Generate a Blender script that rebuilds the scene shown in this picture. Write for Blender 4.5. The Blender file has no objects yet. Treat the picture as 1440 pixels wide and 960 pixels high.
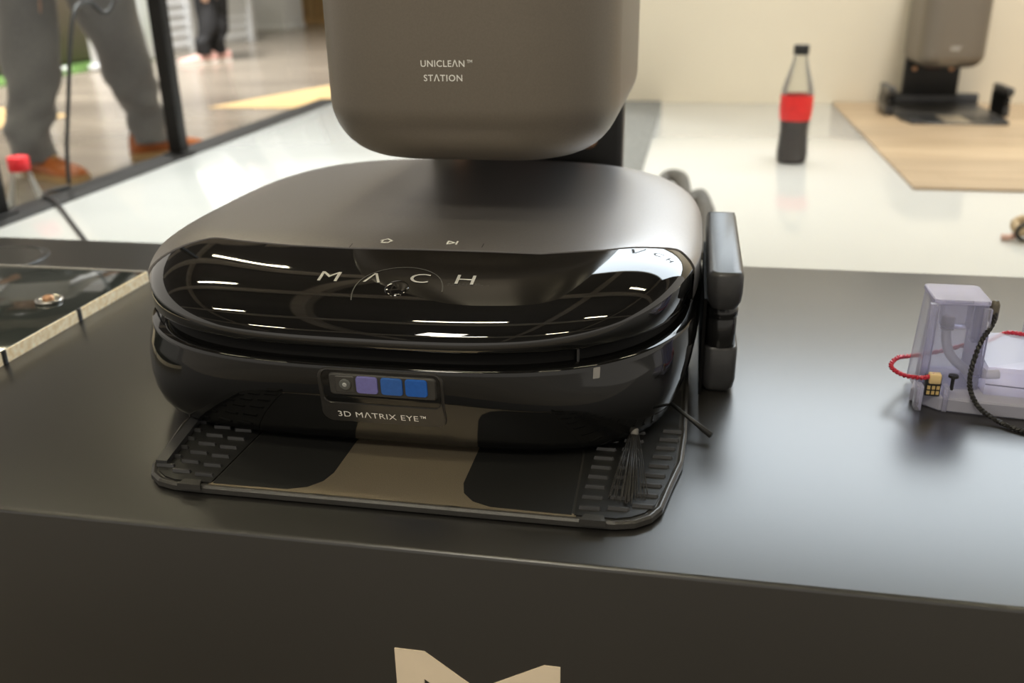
import bpy, bmesh, math, random
from mathutils import Vector, Matrix
random.seed(7)
PI = math.pi
scene = bpy.context.scene
col = scene.collection

# ------------------------------------------------------------------ camera
F_PX = 1300.0
def _n(v): return Vector(v).normalized()
_down = _n((54, 3220, F_PX))                      # world down in camera axes (x right, y down, z forward)
_x = Vector((7220, 404, -F_PX)); _x = (_x - _down * _x.dot(_down)).normalized()
_y = _x.cross(-_down)
if _y.z < 0: _y = -_y
R = Matrix((_x, _y, -_down))                      # camera -> world
CAM = Vector((0.1444, -0.5193, 0.2357))
cd = bpy.data.cameras.new('camera'); cam = bpy.data.objects.new('camera', cd); col.objects.link(cam)
cd.sensor_width = 36; cd.lens = 36 * F_PX / 1440
cd.clip_start = 0.01; cd.clip_end = 200
m3 = Matrix((R.col[0], -R.col[1], -R.col[2])).transposed()
cam.matrix_world = Matrix.Translation(CAM) @ m3.to_4x4()
cd.dof.use_dof = True; cd.dof.focus_distance = 0.46; cd.dof.aperture_fstop = 8.6
scene.camera = cam

def ray(px, py): return R @ Vector((px - 720, py - 480, F_PX))
def onz(px, py, z): d = ray(px, py); return CAM + d * ((z - CAM.z) / d.z)
def ony(px, py, y): d = ray(px, py); return CAM + d * ((y - CAM.y) / d.y)
def onx(px, py, x): d = ray(px, py); return CAM + d * ((x - CAM.x) / d.x)

# ------------------------------------------------------------------ world and light
w = bpy.data.worlds.new('hall_air'); scene.world = w; w.use_nodes = True
bg = w.node_tree.nodes['Background']; bg.inputs[0].default_value = (1.0, 0.93, 0.82, 1); bg.inputs[1].default_value = 0.5
scene.view_settings.view_transform = 'Standard'; scene.view_settings.look = 'None'
scene.view_settings.exposure = 0.55; scene.view_settings.gamma = 1.0; scene.view_settings.use_curve_mapping = False

def area(name, loc, target, size, power, color, spread=PI):
    l = bpy.data.lights.new(name, 'AREA'); l.size = size; l.energy = power; l.color = color; l.spread = spread
    o = bpy.data.objects.new(name, l); col.objects.link(o); o.location = loc
    o.rotation_euler = (Vector(target) - Vector(loc)).to_track_quat('-Z', 'Y').to_euler(); return o
area('wall_fill', (1.0, 1.0, 3.0), (1.0, 2.4, 0.15), 0.5, 15, (1.0, 0.97, 0.91), 1.3)  # added unseen fill, aimed to brighten the cream wall
area('stage_left_fill', (-0.95, 1.55, 3.4), (-0.85, 1.45, 0), 0.35, 11, (0.94, 1.0, 0.99), 0.72)  # added unseen fill for the left part of the stage
area('front_fill', (-0.9, -3.2, 4.4), (0, 0, -0.1), 0.7, 36, (1.0, 0.93, 0.80))  # added fill behind the camera, lifts tower, podium front and lettering
area('aisle_fill', (-3.5, 5.2, 5.5), (-3.5, 5.2, -0.4), 0.8, 230, (1.0, 0.98, 0.95), 1.62)  # added unseen fill over the aisle, spread kept off the podium

# ------------------------------------------------------------------ materials
MATS = {}
def mat(name, color, rough=0.5, metal=0.0, noise=0.0, nscale=40.0, bump=0.0, bscale=300.0, stretch=(1, 1, 1), spec=0.5,
        emit=None, estr=0.0, coat=0.0, color2=None, sheen=0.0, detail=4):
    if name in MATS: return MATS[name]
    m = bpy.data.materials.new(name); m.use_nodes = True; nt = m.node_tree; N = nt.nodes; L = nt.links
    b = N['Principled BSDF']
    b.inputs['Base Color'].default_value = (*color, 1); b.inputs['Roughness'].default_value = rough
    b.inputs['Metallic'].default_value = metal; b.inputs['Specular IOR Level'].default_value = spec
    b.inputs['Coat Weight'].default_value = coat; b.inputs['Coat Roughness'].default_value = 0.03
    b.inputs['Sheen Weight'].default_value = sheen
    if emit: b.inputs['Emission Color'].default_value = (*emit, 1); b.inputs['Emission Strength'].default_value = estr
    tc = N.new('ShaderNodeTexCoord'); mp = N.new('ShaderNodeMapping'); mp.inputs['Scale'].default_value = stretch
    L.new(tc.outputs['Object'], mp.inputs[0])
    if noise > 0 or color2:
        nz = N.new('ShaderNodeTexNoise'); nz.inputs['Scale'].default_value = nscale; nz.inputs['Detail'].default_value = detail
        L.new(mp.outputs[0], nz.inputs['Vector'])
        rp = N.new('ShaderNodeValToRGB')
        c2 = color2 or tuple(c * (1 - noise) for c in color)
        c1 = color if color2 else tuple(min(1, c * (1 + noise)) for c in color)
        rp.color_ramp.elements[0].color = (*c2, 1); rp.color_ramp.elements[1].color = (*c1, 1)
        rp.color_ramp.elements[0].position = 0.3; rp.color_ramp.elements[1].position = 0.7
        L.new(nz.outputs[0], rp.inputs[0]); L.new(rp.outputs[0], b.inputs['Base Color'])
    if bump > 0:
        n2 = N.new('ShaderNodeTexNoise'); n2.inputs['Scale'].default_value = bscale; n2.inputs['Detail'].default_value = 2
        L.new(mp.outputs[0], n2.inputs['Vector'])
        bp = N.new('ShaderNodeBump'); bp.inputs['Strength'].default_value = bump; bp.inputs['Distance'].default_value = 0.001
        L.new(n2.outputs[0], bp.inputs['Height']); L.new(bp.outputs[0], b.inputs['Normal'])
    MATS[name] = m; return m

def clear_mat(name, color, alpha, rough=0.06, tint=(0.9, 0.9, 1.0)):
    m = bpy.data.materials.new(name); m.use_nodes = True; nt = m.node_tree; N = nt.nodes; L = nt.links
    b = N['Principled BSDF']; b.inputs['Base Color'].default_value = (*color, 1); b.inputs['Roughness'].default_value = rough
    t = N.new('ShaderNodeBsdfTransparent'); t.inputs[0].default_value = (*tint, 1)
    mx = N.new('ShaderNodeMixShader'); fr = N.new('ShaderNodeFresnel'); fr.inputs[0].default_value = 1.45
    ad = N.new('ShaderNodeMath'); ad.operation = 'ADD'; ad.use_clamp = True; ad.inputs[1].default_value = alpha
    L.new(fr.outputs[0], ad.inputs[0]); L.new(ad.outputs[0], mx.inputs[0])
    L.new(t.outputs[0], mx.inputs[1]); L.new(b.outputs[0], mx.inputs[2]); L.new(mx.outputs[0], N['Material Output'].inputs[0])
    MATS[name] = m; return m

M_PODIUM = mat('podium_satin', (0.017, 0.016, 0.015), 0.31, spec=1.0, noise=0.12, nscale=6, bump=0.02, bscale=1500)
M_STAGE = mat('stage_gloss_white', (0.53, 0.53, 0.51), 0.07, noise=0.01, nscale=2)
M_TRIM = mat('trim_black', (0.010, 0.009, 0.0085), 0.65, spec=0.25, noise=0.2)
M_WALL = mat('wall_cream', (0.72, 0.66, 0.54), 0.75, noise=0.03, nscale=1.2)
M_CARPET = mat('carpet_grey', (0.14, 0.14, 0.13), 0.95, noise=0.35, nscale=160, bump=0.6, bscale=600)
M_COVER = mat('cover_metal_grey', (0.36, 0.343, 0.34), 0.38, metal=0.75, noise=0.05, nscale=900, bump=0.05, bscale=2500)
M_TOWER = mat('tower_bronze_grey', (0.20, 0.174, 0.142), 0.42, metal=0.5, noise=0.05, nscale=900, bump=0.06, bscale=2500)
M_GLOSS = mat('piano_black', (0.004, 0.004, 0.004), 0.03, spec=0.5, coat=0.6, noise=0.1)
M_GLOSS.node_tree.nodes['Principled BSDF'].inputs['IOR'].default_value = 1.62
M_BUMPER = mat('bumper_black', (0.005, 0.005, 0.005), 0.05, spec=0.55, noise=0.1)
M_DARK = mat('dark_plastic', (0.012, 0.012, 0.012), 0.45, noise=0.15, nscale=200)
M_DARKSAT = mat('dark_satin', (0.035, 0.035, 0.037), 0.33, noise=0.1, nscale=200, bump=0.08, bscale=1500)
M_CENTRE = mat('plate_tower_tint', (0.45, 0.38, 0.28), 0.40, metal=0.8, noise=0.15, nscale=2200, bump=0.15, bscale=3000)  # tan is the tower's reflection, put into the base colour
M_PLATE = mat('plate_bronze_black', (0.050, 0.048, 0.045), 0.30, metal=0.2, noise=0.12, nscale=1500, bump=0.15, bscale=2500)
M_PAD = mat('pad_black', (0.012, 0.012, 0.012), 0.42, noise=0.2, nscale=800, bump=0.1, bscale=2500)
M_BLACKGAP = mat('gap_black', (0.003, 0.003, 0.003), 0.6, spec=0.15, noise=0.1)
M_WHITEINK = mat('white_ink', (0.95, 0.94, 0.90), 0.5, noise=0.02)
M_SILVERINK = mat('silver_ink', (0.62, 0.61, 0.58), 0.35, metal=0.2, noise=0.04)
M_CREAMINK = mat('cream_letter', (0.90, 0.76, 0.58), 0.6, noise=0.02, nscale=100)

# ------------------------------------------------------------------ helpers
def obj(name, bm, m, parent=None, smooth=False, bevel=0.0, bseg=2):
    me = bpy.data.meshes.new(name); bmesh.ops.recalc_face_normals(bm, faces=bm.faces[:]); bm.to_mesh(me); bm.free()
    if smooth:
        for p in me.polygons: p.use_smooth = True
    o = bpy.data.objects.new(name, me); col.objects.link(o); me.materials.append(m)
    if parent: o.parent = parent
    if bevel:
        md = o.modifiers.new('bevel', 'BEVEL'); md.width = bevel; md.segments = bseg; md.limit_method = 'ANGLE'; md.angle_limit = 0.7
        for p in me.polygons: p.use_smooth = True
    return o
def tag(o, label, cat, group=None):
    o['label'] = label; o['category'] = cat
    if group: o['group'] = group
    return o
def thing(name, label, cat, loc=(0, 0, 0), rz=0.0, group=None):
    o = bpy.data.objects.new(name, None); col.objects.link(o); o.location = loc; o.rotation_euler = (0, 0, rz)
    o.empty_display_size = 0.05
    return tag(o, label, cat, group)
def struct(o): o['kind'] = 'structure'; return o
def box(bm, x0, x1, y0, y1, z0, z1):
    vs = [bm.verts.new((x, y, z)) for z in (z0, z1) for x, y in ((x0, y0), (x1, y0), (x1, y1), (x0, y1))]
    for f in ((3, 2, 1, 0), (4, 5, 6, 7), (0, 1, 5, 4), (1, 2, 6, 5), (2, 3, 7, 6), (3, 0, 4, 7)):
        bm.faces.new([vs[i] for i in f])
    return bm
def boxbm(*a): return box(bmesh.new(), *a)
def loft(rings, cap0=True, cap1=True, closed=True, bm=None):
    bm = bm or bmesh.new(); rows = [[bm.verts.new(p) for p in r] for r in rings]; n = len(rows[0])
    for a, b in zip(rows, rows[1:]):
        for i in range(n if closed else n - 1):
            j = (i + 1) % n; bm.faces.new((a[i], a[j], b[j], b[i]))
    if cap0: bm.faces.new(list(reversed(rows[0])))
    if cap1: bm.faces.new(rows[-1])
    return bm
def prism(pts, z0, z1, bm=None):
    return loft([[(x, y, z0) for x, y in pts], [(x, y, z1) for x, y in pts]], bm=bm)
def circle(r, n=24, cx=0, cy=0): return [(cx + r * math.cos(2 * PI * i / n), cy + r * math.sin(2 * PI * i / n)) for i in range(n)]
def lathe(prof, n=32, bm=None, c=(0, 0, 0), caps=(True, True)):
    return loft([[(c[0] + r * math.cos(2 * PI * i / n), c[1] + r * math.sin(2 * PI * i / n), c[2] + z) for i in range(n)] for r, z in prof], caps[0], caps[1], bm=bm)
def smooth_path(pts, k=6):
    P = [Vector(p) for p in pts]; out = []
    for i in range(len(P) - 1):
        p0 = P[max(i - 1, 0)]; p1 = P[i]; p2 = P[i + 1]; p3 = P[min(i + 2, len(P) - 1)]
        for s in range(k):
            t = s / k
            out.append(0.5 * ((2 * p1) + (p2 - p0) * t + (2 * p0 - 5 * p1 + 4 * p2 - p3) * t * t + (3 * p1 - p0 - 3 * p2 + p3) * t ** 3))
    out.append(P[-1]); return out
def tube(pts, r, n=8, bm=None, radii=None, flat=1.0):
    P = [Vector(p) for p in pts]; rings = []; up = None
    for i, p in enumerate(P):
        t = (P[min(i + 1, len(P) - 1)] - P[max(i - 1, 0)]).normalized()
        if up is None: up = Vector((0, 0, 1)) if abs(t.z) < 0.9 else Vector((1, 0, 0))
        s = t.cross(up).normalized(); up = s.cross(t).normalized()
        rr = radii[i] if radii else r
        rings.append([p + s * (rr * math.cos(2 * PI * k / n)) + up * (rr * flat * math.sin(2 * PI * k / n)) for k in range(n)])
    return loft(rings, bm=bm)
def twist(pts, r, turns, parent_bm=None):
    """two strands twisted round a path"""
    P = [Vector(p) for p in pts]; bm = parent_bm or bmesh.new()
    for ph in (0, PI):
        out = []; up = Vector((0.2, 0.3, 1)).normalized()
        for i, p in enumerate(P):
            t = (P[min(i + 1, len(P) - 1)] - P[max(i - 1, 0)]).normalized()
            s = t.cross(up).normalized(); up = s.cross(t).normalized()
            a = ph + turns * 2 * PI * i / (len(P) - 1)
            out.append(p + (s * math.cos(a) + up * math.sin(a)) * r * 0.8)
        tube(out, r, 6, bm=bm)
    return bm
def rrect(x0, x1, y0, y1, rf, rb=None, seg=8):
    """rounded rectangle, front radius rf (low y) and back radius rb, counter-clockwise"""
    rb = rf if rb is None else rb; pts = []
    for cx, cy, r, a0 in ((x1 - rf, y0 + rf, rf, -PI / 2), (x1 - rb, y1 - rb, rb, 0), (x0 + rb, y1 - rb, rb, PI / 2), (x0 + rf, y0 + rf, rf, PI)):
        for i in range(seg + 1):
            a = a0 + (PI / 2) * i / seg; pts.append((cx + r * math.cos(a), cy + r * math.sin(a)))
    return pts
def shrink(pts, d):
    n = len(pts); out = []
    for i, (x, y) in enumerate(pts):
        ax, ay = pts[i - 1]; bx, by = pts[(i + 1) % n]
        tx, ty = bx - ax, by - ay; l = math.hypot(tx, ty) or 1
        out.append((x - ty / l * d, y + tx / l * d))
    return out
def text_mesh(body, size, spacing=1.0, bold=0.0):
    """flat lettering outline as (verts2d, faces) centred on its bounding box, scaled to cap height = size"""
    cu = bpy.data.curves.new('t', 'FONT'); cu.body = body; cu.size = 1; cu.space_character = spacing; cu.offset = bold; cu.resolution_u = 4
    o = bpy.data.objects.new('t', cu); col.objects.link(o)
    me = bpy.data.meshes.new_from_object(o.evaluated_get(bpy.context.evaluated_depsgraph_get()))
    vs = [v.co.copy() for v in me.vertices]; fs = [tuple(p.vertices) for p in me.polygons]
    bpy.data.objects.remove(o); bpy.data.curves.remove(cu); bpy.data.meshes.remove(me)
    x0 = min(v.x for v in vs); x1 = max(v.x for v in vs); y0 = min(v.y for v in vs); y1 = max(v.y for v in vs)
    k = size / (y1 - y0)
    return [((v.x - (x0 + x1) / 2) * k, (v.y - (y0 + y1) / 2) * k) for v in vs], fs
def map_mesh(vf, fn, lift=0.0):
    vs, fs = vf; bm = bmesh.new(); V = [bm.verts.new(fn(x, y)) for x, y in vs]
    for f in fs:
        try: bm.faces.new([V[i] for i in f])
        except ValueError: pass
    return bm
def poly_mesh(*polys):
    vs, fs = [], []
    for p in polys: fs.append(tuple(range(len(vs), len(vs) + len(p)))); vs += p
    return vs, fs

# ------------------------------------------------------------------ the hall floor, stage, podium, wall
FLOOR, STAGE = -0.42, -0.15
m_floor = mat('hall_floor', (0.30, 0.26, 0.21), 0.22, color2=(0.17, 0.145, 0.12), nscale=0.9, stretch=(1, 3.5, 1), bump=0.03, bscale=8, detail=6)
struct(obj('floor', boxbm(-16, 14, -12, 22, FLOOR - 0.1, FLOOR), m_floor))
struct(obj('stage_floor', boxbm(-0.972, 2.6, 0.262, 2.40, STAGE - 0.04, STAGE), M_STAGE, bevel=0.003))
struct(obj('stage_plinth', boxbm(-0.95, 2.58, 0.27, 2.39, FLOOR, STAGE - 0.04), M_TRIM))
struct(obj('trim_1', boxbm(-1.045, -0.9725, 0.262, 2.40, FLOOR, STAGE + 0.002), M_TRIM, bevel=0.002))
struct(obj('wall_back', boxbm(-0.30, 2.6, 2.40, 2.48, FLOOR, 2.9), M_WALL, bevel=0.002))
struct(obj('carpet_strip', boxbm(-0.28, 0.053, 0.75, 2.398, STAGE, STAGE + 0.004), M_CARPET))
ws = struct(bpy.data.objects.new('wood_floor_sample', None)); col.objects.link(ws)
for i in range(8):
    y0 = 1.25 + i * 0.1435
    mm = mat('oak_plank_%d' % (i % 3), [(0.42, 0.315, 0.205), (0.40, 0.30, 0.195), (0.45, 0.34, 0.22)][i % 3], 0.42,
             color2=[(0.30, 0.215, 0.13), (0.29, 0.21, 0.13), (0.34, 0.245, 0.15)][i % 3], nscale=5, stretch=(0.7, 6, 1), detail=6)
    off = (i * 0.37) % 0.9
    for j, (a, b) in enumerate(((0.55, 0.62 + off), (0.6206 + off, 1.55), (1.5506, 2.5))):
        obj('plank', boxbm(a, b, y0, y0 + 0.1428, STAGE, STAGE + 0.005), mm, ws)

# podium: top at z = 0, front face at y = -0.192
pod = thing('display_podium', 'long matt black display podium with a cream letter on its front', 'podium', (0.1, 0.03, FLOOR))
P0 = Vector((0.1, 0.03, FLOOR))
def rel(bm, off): bmesh.ops.translate(bm, verts=bm.verts[:], vec=-Vector(off)); return bm
obj('podium_body', rel(boxbm(-0.93, 1.25, -0.192, 0.2505, FLOOR, 0), P0), M_PODIUM, pod, bevel=0.0022, bseg=3)
Mletter = [(0.0230, -0.0551), (0.0373, -0.0551), (0.0617, -0.0735), (0.0930, -0.0551), (0.1004, -0.0551), (0.1004, -0.118), (0.0880, -0.118),
           (0.0880, -0.0715), (0.0617, -0.0890), (0.0365, -0.0710), (0.0365, -0.118), (0.0230, -0.118)]
bm = bmesh.new()
fr = [bm.verts.new((x, -0.1926, z)) for x, z in Mletter]; bk = [bm.verts.new((x, -0.1919, z)) for x, z in Mletter]
bm.faces.new(fr); bm.faces.new(bk[::-1])
for i in range(len(fr)): bm.faces.new((fr[i], bk[i], bk[(i + 1) % len(fr)], fr[(i + 1) % len(fr)]))
o = obj('letter', rel(bm, P0), M_CREAMINK, pod); o['label'] = 'cream cut letter M on the podium front'

# ------------------------------------------------------------------ docking station (axis x = 0.011)
def rib_mesh():
    bm = bmesh.new(); L, W, H = 0.0052, 0.0011, 0.0016
    b = [bm.verts.new(p) for p in ((-L, -W, 0), (L * 0.8, -W, 0), (L, 0, 0), (L * 0.8, W, 0), (-L, W, 0))]
    t = [bm.verts.new(p) for p in ((-L * .9, -W * .5, H), (L * .75, -W * .5, H), (L * .9, 0, H), (L * .75, W * .5, H), (-L * .9, W * .5, H))]
    bm.faces.new(t); bm.faces.new(b[::-1])
    for i in range(5): bm.faces.new((b[i], b[(i + 1) % 5], t[(i + 1) % 5], t[i]))
    return bm
def plate_outline(d=0.0):
    h = [(0.0, -0.165), (0.088, -0.165), (0.108, -0.1645), (0.117, -0.162), (0.124, -0.1565), (0.1285, -0.148), (0.1325, -0.126), (0.1370, -0.104),
         (0.1385, -0.075), (0.1385, 0.19), (0.135, 0.215), (0.12, 0.223)]
    pts = h + [(-x, y) for x, y in reversed(h) if x > 0]
    return shrink(pts, d) if d else pts
def make_station(label, loc, arms=(1,)):
    t = thing('docking_station', label, 'docking station', loc)
    pl = obj('base_plate', loft([[(x, y, z) for x, y in plate_outline(d)] for d, z in ((0.002, 0.0), (0.0, 0.0015), (0.0, 0.0040), (0.0010, 0.005), (0.0016, 0.0052), (0.0030, 0.0046))]), M_PLATE, t, smooth=False)
    obj('centre_panel', prism([(-0.036, -0.1622), (0.036, -0.1622), (0.0345, -0.02), (-0.0345, -0.02)], 0.0040, 0.0050), M_CENTRE, pl)
    for s in (-1, 1):
        cw = [(0.0300, -0.1622), (0.090, -0.1622), (0.090, -0.1605), (0.0300, -0.14)]
        obj('front_lip', prism([(s * x, y) for x, y in (cw if s > 0 else cw[::-1])], 0.0040, 0.00495), M_CENTRE, pl)
        pad = [(0.0330, -0.02), (0.0330, -0.142), (0.0352, -0.1505), (0.041, -0.157), (0.050, -0.1605), (0.0880, -0.1612), (0.0840, -0.02)]
        pts = [(s * x, y) for x, y in (pad if s > 0 else pad[::-1])]
        obj('wheel_pad', prism(pts, 0.0040, 0.0052), M_PAD, pl)
        tp = [(0.0892, -0.1612), (0.108, -0.1612), (0.1145, -0.159), (0.1205, -0.1545), (0.125, -0.147), (0.1300, -0.126), (0.1335, -0.104), (0.135, -0.02), (0.0855, -0.02)]
        tp = [(s * x, y) for x, y in (tp if s > 0 else tp[::-1])]
        obj('grip_panel', prism(tp, 0.0040, 0.0054), M_PAD, pl)
        obj('edge_tab', prism([(s * x, y) for x, y in ((0.092, -0.1665), (0.104, -0.1665), (0.1025, -0.1615), (0.094, -0.1615))][::s], 0.0036, 0.0066), M_PLATE, pl)
    for s in (-1, 1):
        pts = [(0.1185, -0.150), (0.1245, -0.150), (0.1330, -0.09), (0.1275, -0.09)]
        if s < 0: obj('side_rail', prism([(-x, y) for x, y in pts[::-1]], 0.0050, 0.0085), M_DARKSAT, pl)
    rm = None
    for s in (-1, 1):
        for k, cx in enumerate((0.0965, 0.1095, 0.1225)):
            for r in range(9):
                y = -0.1555 + r * 0.0095 + k * 0.0016 + (0.0025 if k == 2 else 0)
                x = cx + (r - 2) * (0.0014 if k == 2 else 0.0004)
                if rm is None: o = obj('rib', rib_mesh(), M_DARKSAT, pl); rm = o.data
                else: o = bpy.data.objects.new('rib', rm); col.objects.link(o); o.parent = pl
                o.location = (s * x, y, 0.0053); o.rotation_euler = (0, 0, 0 if s > 0 else PI)
    # raised rear base and column
    rb = rrect(-0.1415, 0.1415, 0.224, 0.238, 0.006)
    obj('rear_base', loft([[(x, y, z) for x, y in shrink(rrect(-0.143, 0.143, 0.2235, 0.2475, 0.003, 0.008), d)] for d, z in ((0, 0), (0, 0.03), (0.004, 0.035))]), M_DARKSAT, t, smooth=False, bevel=0.001)
    c = obj('column', loft([[(x, y, z) for x, y in shrink(rrect(-0.079, 0.079, 0.2235, 0.2475, 0.005), 0)] for z in (0.03, 0.16)]), M_DARK, t, smooth=False, bevel=0.001)
    for s in (-1, 1):
        bm = lathe([(0.0075, 0), (0.0075, 0.003), (0.0055, 0.004), (0.004, 0.0042)], 18)
        bmesh.ops.rotate(bm, verts=bm.verts[:], matrix=Matrix.Rotation(PI / 2, 3, 'X')); bmesh.ops.translate(bm, verts=bm.verts[:], vec=(s * 0.052, 0.2245, 0.108))
        obj('charging_contact', bm, mat('copper', (0.62, 0.36, 0.22), 0.35, metal=0.8, noise=0.05), c, smooth=True)
    obj('sensor_bar', boxbm(-0.02, 0.02, 0.2215, 0.2245, 0.106, 0.118), mat('sensor_red', (0.07, 0.02, 0.02), 0.15, noise=0.1), c, bevel=0.001)
    # side arms carrying the rollers
    for s in arms:
        ax = lambda a, b: (min(s * a, s * b), max(s * a, s * b))
        x0, x1 = ax(0.1450, 0.1655)
        lo = obj('side_arm', loft([[(x, y, z) for x, y in shrink(rrect(x0, x1, -0.010, 0.11, 0.007, 0.003), d)] for d, z in ((0.004, 0.0), (0.001, 0.003), (0, 0.008), (0, 0.0275), (0.001, 0.029))]), M_DARKSAT, t, smooth=False, bevel=0.0008)
        obj('arm_post', boxbm(*ax(0.1470, 0.1645), 0.014, 0.109, 0.029, 0.066), M_DARK, lo)
        bx0, bx1 = ax(0.1455, 0.1650)
        obj('arm_head', loft([[(x, y, z) for x, y in shrink(rrect(bx0, bx1, -0.027, 0.112, 0.0075, 0.001), d)] for d, z in ((0.005, 0.0575), (0.0025, 0.0585), (0.0005, 0.0625), (0, 0.067), (0, 0.077), (0.0010, 0.0792), (0.0025, 0.0800))]), M_DARKSAT, lo, smooth=False, bevel=0.0006)
        obj('guide_roller', lathe([(0.0075, 0.0285), (0.0088, 0.030), (0.0088, 0.046), (0.0080, 0.0470), (0.0093, 0.0480), (0.0093, 0.0515), (0.006, 0.0545), (0.006, 0.058)], 28, c=(s * 0.1552, -0.0135 + 0.012, 0)), mat('roller_black', (0.012, 0.012, 0.012), 0.18, noise=0.1), lo, smooth=True)
        obj('arm_bridge', boxbm(*ax(0.1445, 0.1462), -0.012, 0.108, 0.0, 0.060), M_BLACKGAP, lo)
    # overhanging tower
    out = rrect(-0.0895, 0.0895, -0.012, 0.247, 0.064, 0.03, 12)
    r = 0.034; rings = []
    for k in range(0, 11):
        a = (PI / 2) * k / 10; rings.append((r * (1 - math.sin(a)), 0.130 + r * (1 - math.cos(a))))
    rings += [(0, 0.2), (0, 0.3), (0, 0.435)]
    for k in range(1, 8):
        a = (PI / 2) * k / 8; rings.append((0.02 * (1 - math.cos(a)), 0.435 + 0.02 * math.sin(a)))
    tw = obj('tower', loft([[(x, y, z) for x, y in shrink(out, d)] for d, z in rings]), M_TOWER, t, smooth=True)
    for body, z, sp in (('UNICLE\u039bN', 0.1882, 1.08), ('ST\u039bTION', 0.1806, 1.12)):
        o = obj('lettering', map_mesh(text_mesh(body, 0.0037, sp, 0.012), lambda x, y, z=z: (x - 0.0032, -0.0122, z + y)), M_WHITEINK, tw)
        o['label'] = 'white printed word on the tower front'
    o = obj('lettering', map_mesh(text_mesh('TM', 0.0016, 1.0, 0.02), lambda x, y: (x + 0.0120, -0.0122, 0.1893 + y)), M_WHITEINK, tw)
    return t
make_station('bronze grey docking station holding the robot vacuum on the black podium', (0.013, 0, 0))
st2 = make_station('empty grey docking station on the oak floor boards against the cream wall', (0.805, 2.14, STAGE + 0.005), (1, -1))
st2.scale = (0.93, 0.93, 0.93)

# ------------------------------------------------------------------ robot vacuum
RA, RB, RN, RY, RX = 0.1630, 0.173, 3.1, 0.046, -0.0065
LIFT = 0.0
def oval(u, th, RN=None):
    RN = RN or globals()['RN']; c, s = math.cos(th), math.sin(th)
    return (RX + u * RA * math.copysign(abs(c) ** (2 / RN), c), RY + u * RB * math.copysign(abs(s) ** (2 / RN), s))
def nz(z): return RN + max(0, 0.0535 - z) * 30
def uof(x, y, RN=None):
    RN = RN or globals()['RN']
    return ((abs(x - RX) / RA) ** RN + (abs(y - RY) / RB) ** RN) ** (1 / RN)
def ztop(x, y):
    u = uof(x, y); z = 0.0980 - 0.0012 * u * u
    if u > 0.78: t = min(1, (u - 0.78) / 0.22); z -= 0.017 * (1 - math.sqrt(max(0, 1 - 0.97 * t * t)))
    s = max(0, (-0.036 - y) / 0.09); z -= 0.0135 * s ** 1.4
    return z
def onlid(px, py):
    d = ray(px, py); t = 0.25 / d.length; best = None; st = 0.0002 / d.length
    for _ in range(4000):
        p = CAM + d * t
        if p.z <= ztop(p.x, p.y) and uof(p.x, p.y) < 1: return p
        t += st
    return onz(px, py, 0.08)
seam_px = [(300, 334), (350, 340), (410, 345), (490, 349), (585, 351), (690, 354), (760, 357), (850, 352), (920, 348), (955, 350)]
seam = [onlid(*p) for p in seam_px]
seam = [(p.x, p.y) for p in seam]; seam.sort()
def wseam(x):
    if x <= seam[0][0]: return seam[0][1] - 0.55 * (seam[0][0] - x)
    if x >= seam[-1][0]: return seam[-1][1] - 0.55 * (x - seam[-1][0])
    for (xa, ya), (xb, yb) in zip(seam, seam[1:]):
        if xa <= x <= xb: t = (x - xa) / (xb - xa); return ya + (yb - ya) * t
print('seam', [(round(a, 4), round(b, 4)) for a, b in seam])
NT = 224
def shell(scale, dz):
    us = [0.02, 0.1, 0.2, 0.3, 0.4, 0.5, 0.6, 0.68, 0.74, 0.78] + [0.78 + 0.22 * math.sin(PI / 2 * k / 12) for k in range(1, 13)]
    rings = []
    for u in us:
        rings.append([(lambda q: (RX + (q[0] - RX) * scale, RY + (q[1] - RY) * scale, ztop(*q) + dz))(oval(u, 2 * PI * i / NT)) for i in range(NT)])
    for du, zz in ((0.998, 0.0655), (0.988, 0.0640), (0.955, 0.0640)):
        rings.append([(lambda q: (RX + (q[0] - RX) * scale, RY + (q[1] - RY) * scale, min(zz, ztop(*oval(1, 2 * PI * i / NT)) - 0.0005)))(oval(du, 2 * PI * i / NT)) for i in range(NT)])
    return loft(rings, True, False)
def cut(bm, keep_front, gap):
    for v in bm.verts: v.co.y -= wseam(v.co.x)
    g = bm.verts[:] + bm.edges[:] + bm.faces[:]
    bmesh.ops.bisect_plane(bm, geom=g, dist=1e-7, plane_co=(0, -gap if keep_front else gap, 0), plane_no=(0, 1, 0), clear_outer=keep_front, clear_inner=not keep_front)
    for v in bm.verts: v.co.y += wseam(v.co.x)
    return bm
def rim_down(bm, depth):
    """turn the cut edge down into a lip"""
    es = [e for e in bm.edges if e.is_boundary and all(abs(v.co.y - wseam(v.co.x)) < 0.0015 for v in e.verts) and all(v.co.z > 0.067 for v in e.verts)]
    r = bmesh.ops.extrude_edge_only(bm, edges=es); vs = [x for x in r['geom'] if isinstance(x, bmesh.types.BMVert)]
    bmesh.ops.translate(bm, verts=vs, vec=(0, 0, -depth)); return bm
rob = thing('robot_vacuum', 'square grey robot vacuum with glossy black front lid parked on the docking station', 'robot vacuum', (0, RY, 0))
RO = Vector((0, RY, 0))
def rpart(name, bm, m, parent=None, smooth=True, **k): 
    if parent is None: parent = rob
    return obj(name, rel(bm, RO), m, parent, smooth, **k)
cover = rpart('top_cover', rim_down(cut(shell(0.992, 0.0004), False, 0.0004), 0.004), M_COVER)
lid = rpart('front_lid', rim_down(cut(shell(0.988, 0.0), True, 0.0004), 0.004), M_GLOSS)
for o in (cover, lid):
    md = o.modifiers.new('es', 'EDGE_SPLIT'); md.split_angle = math.radians(50)
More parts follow.
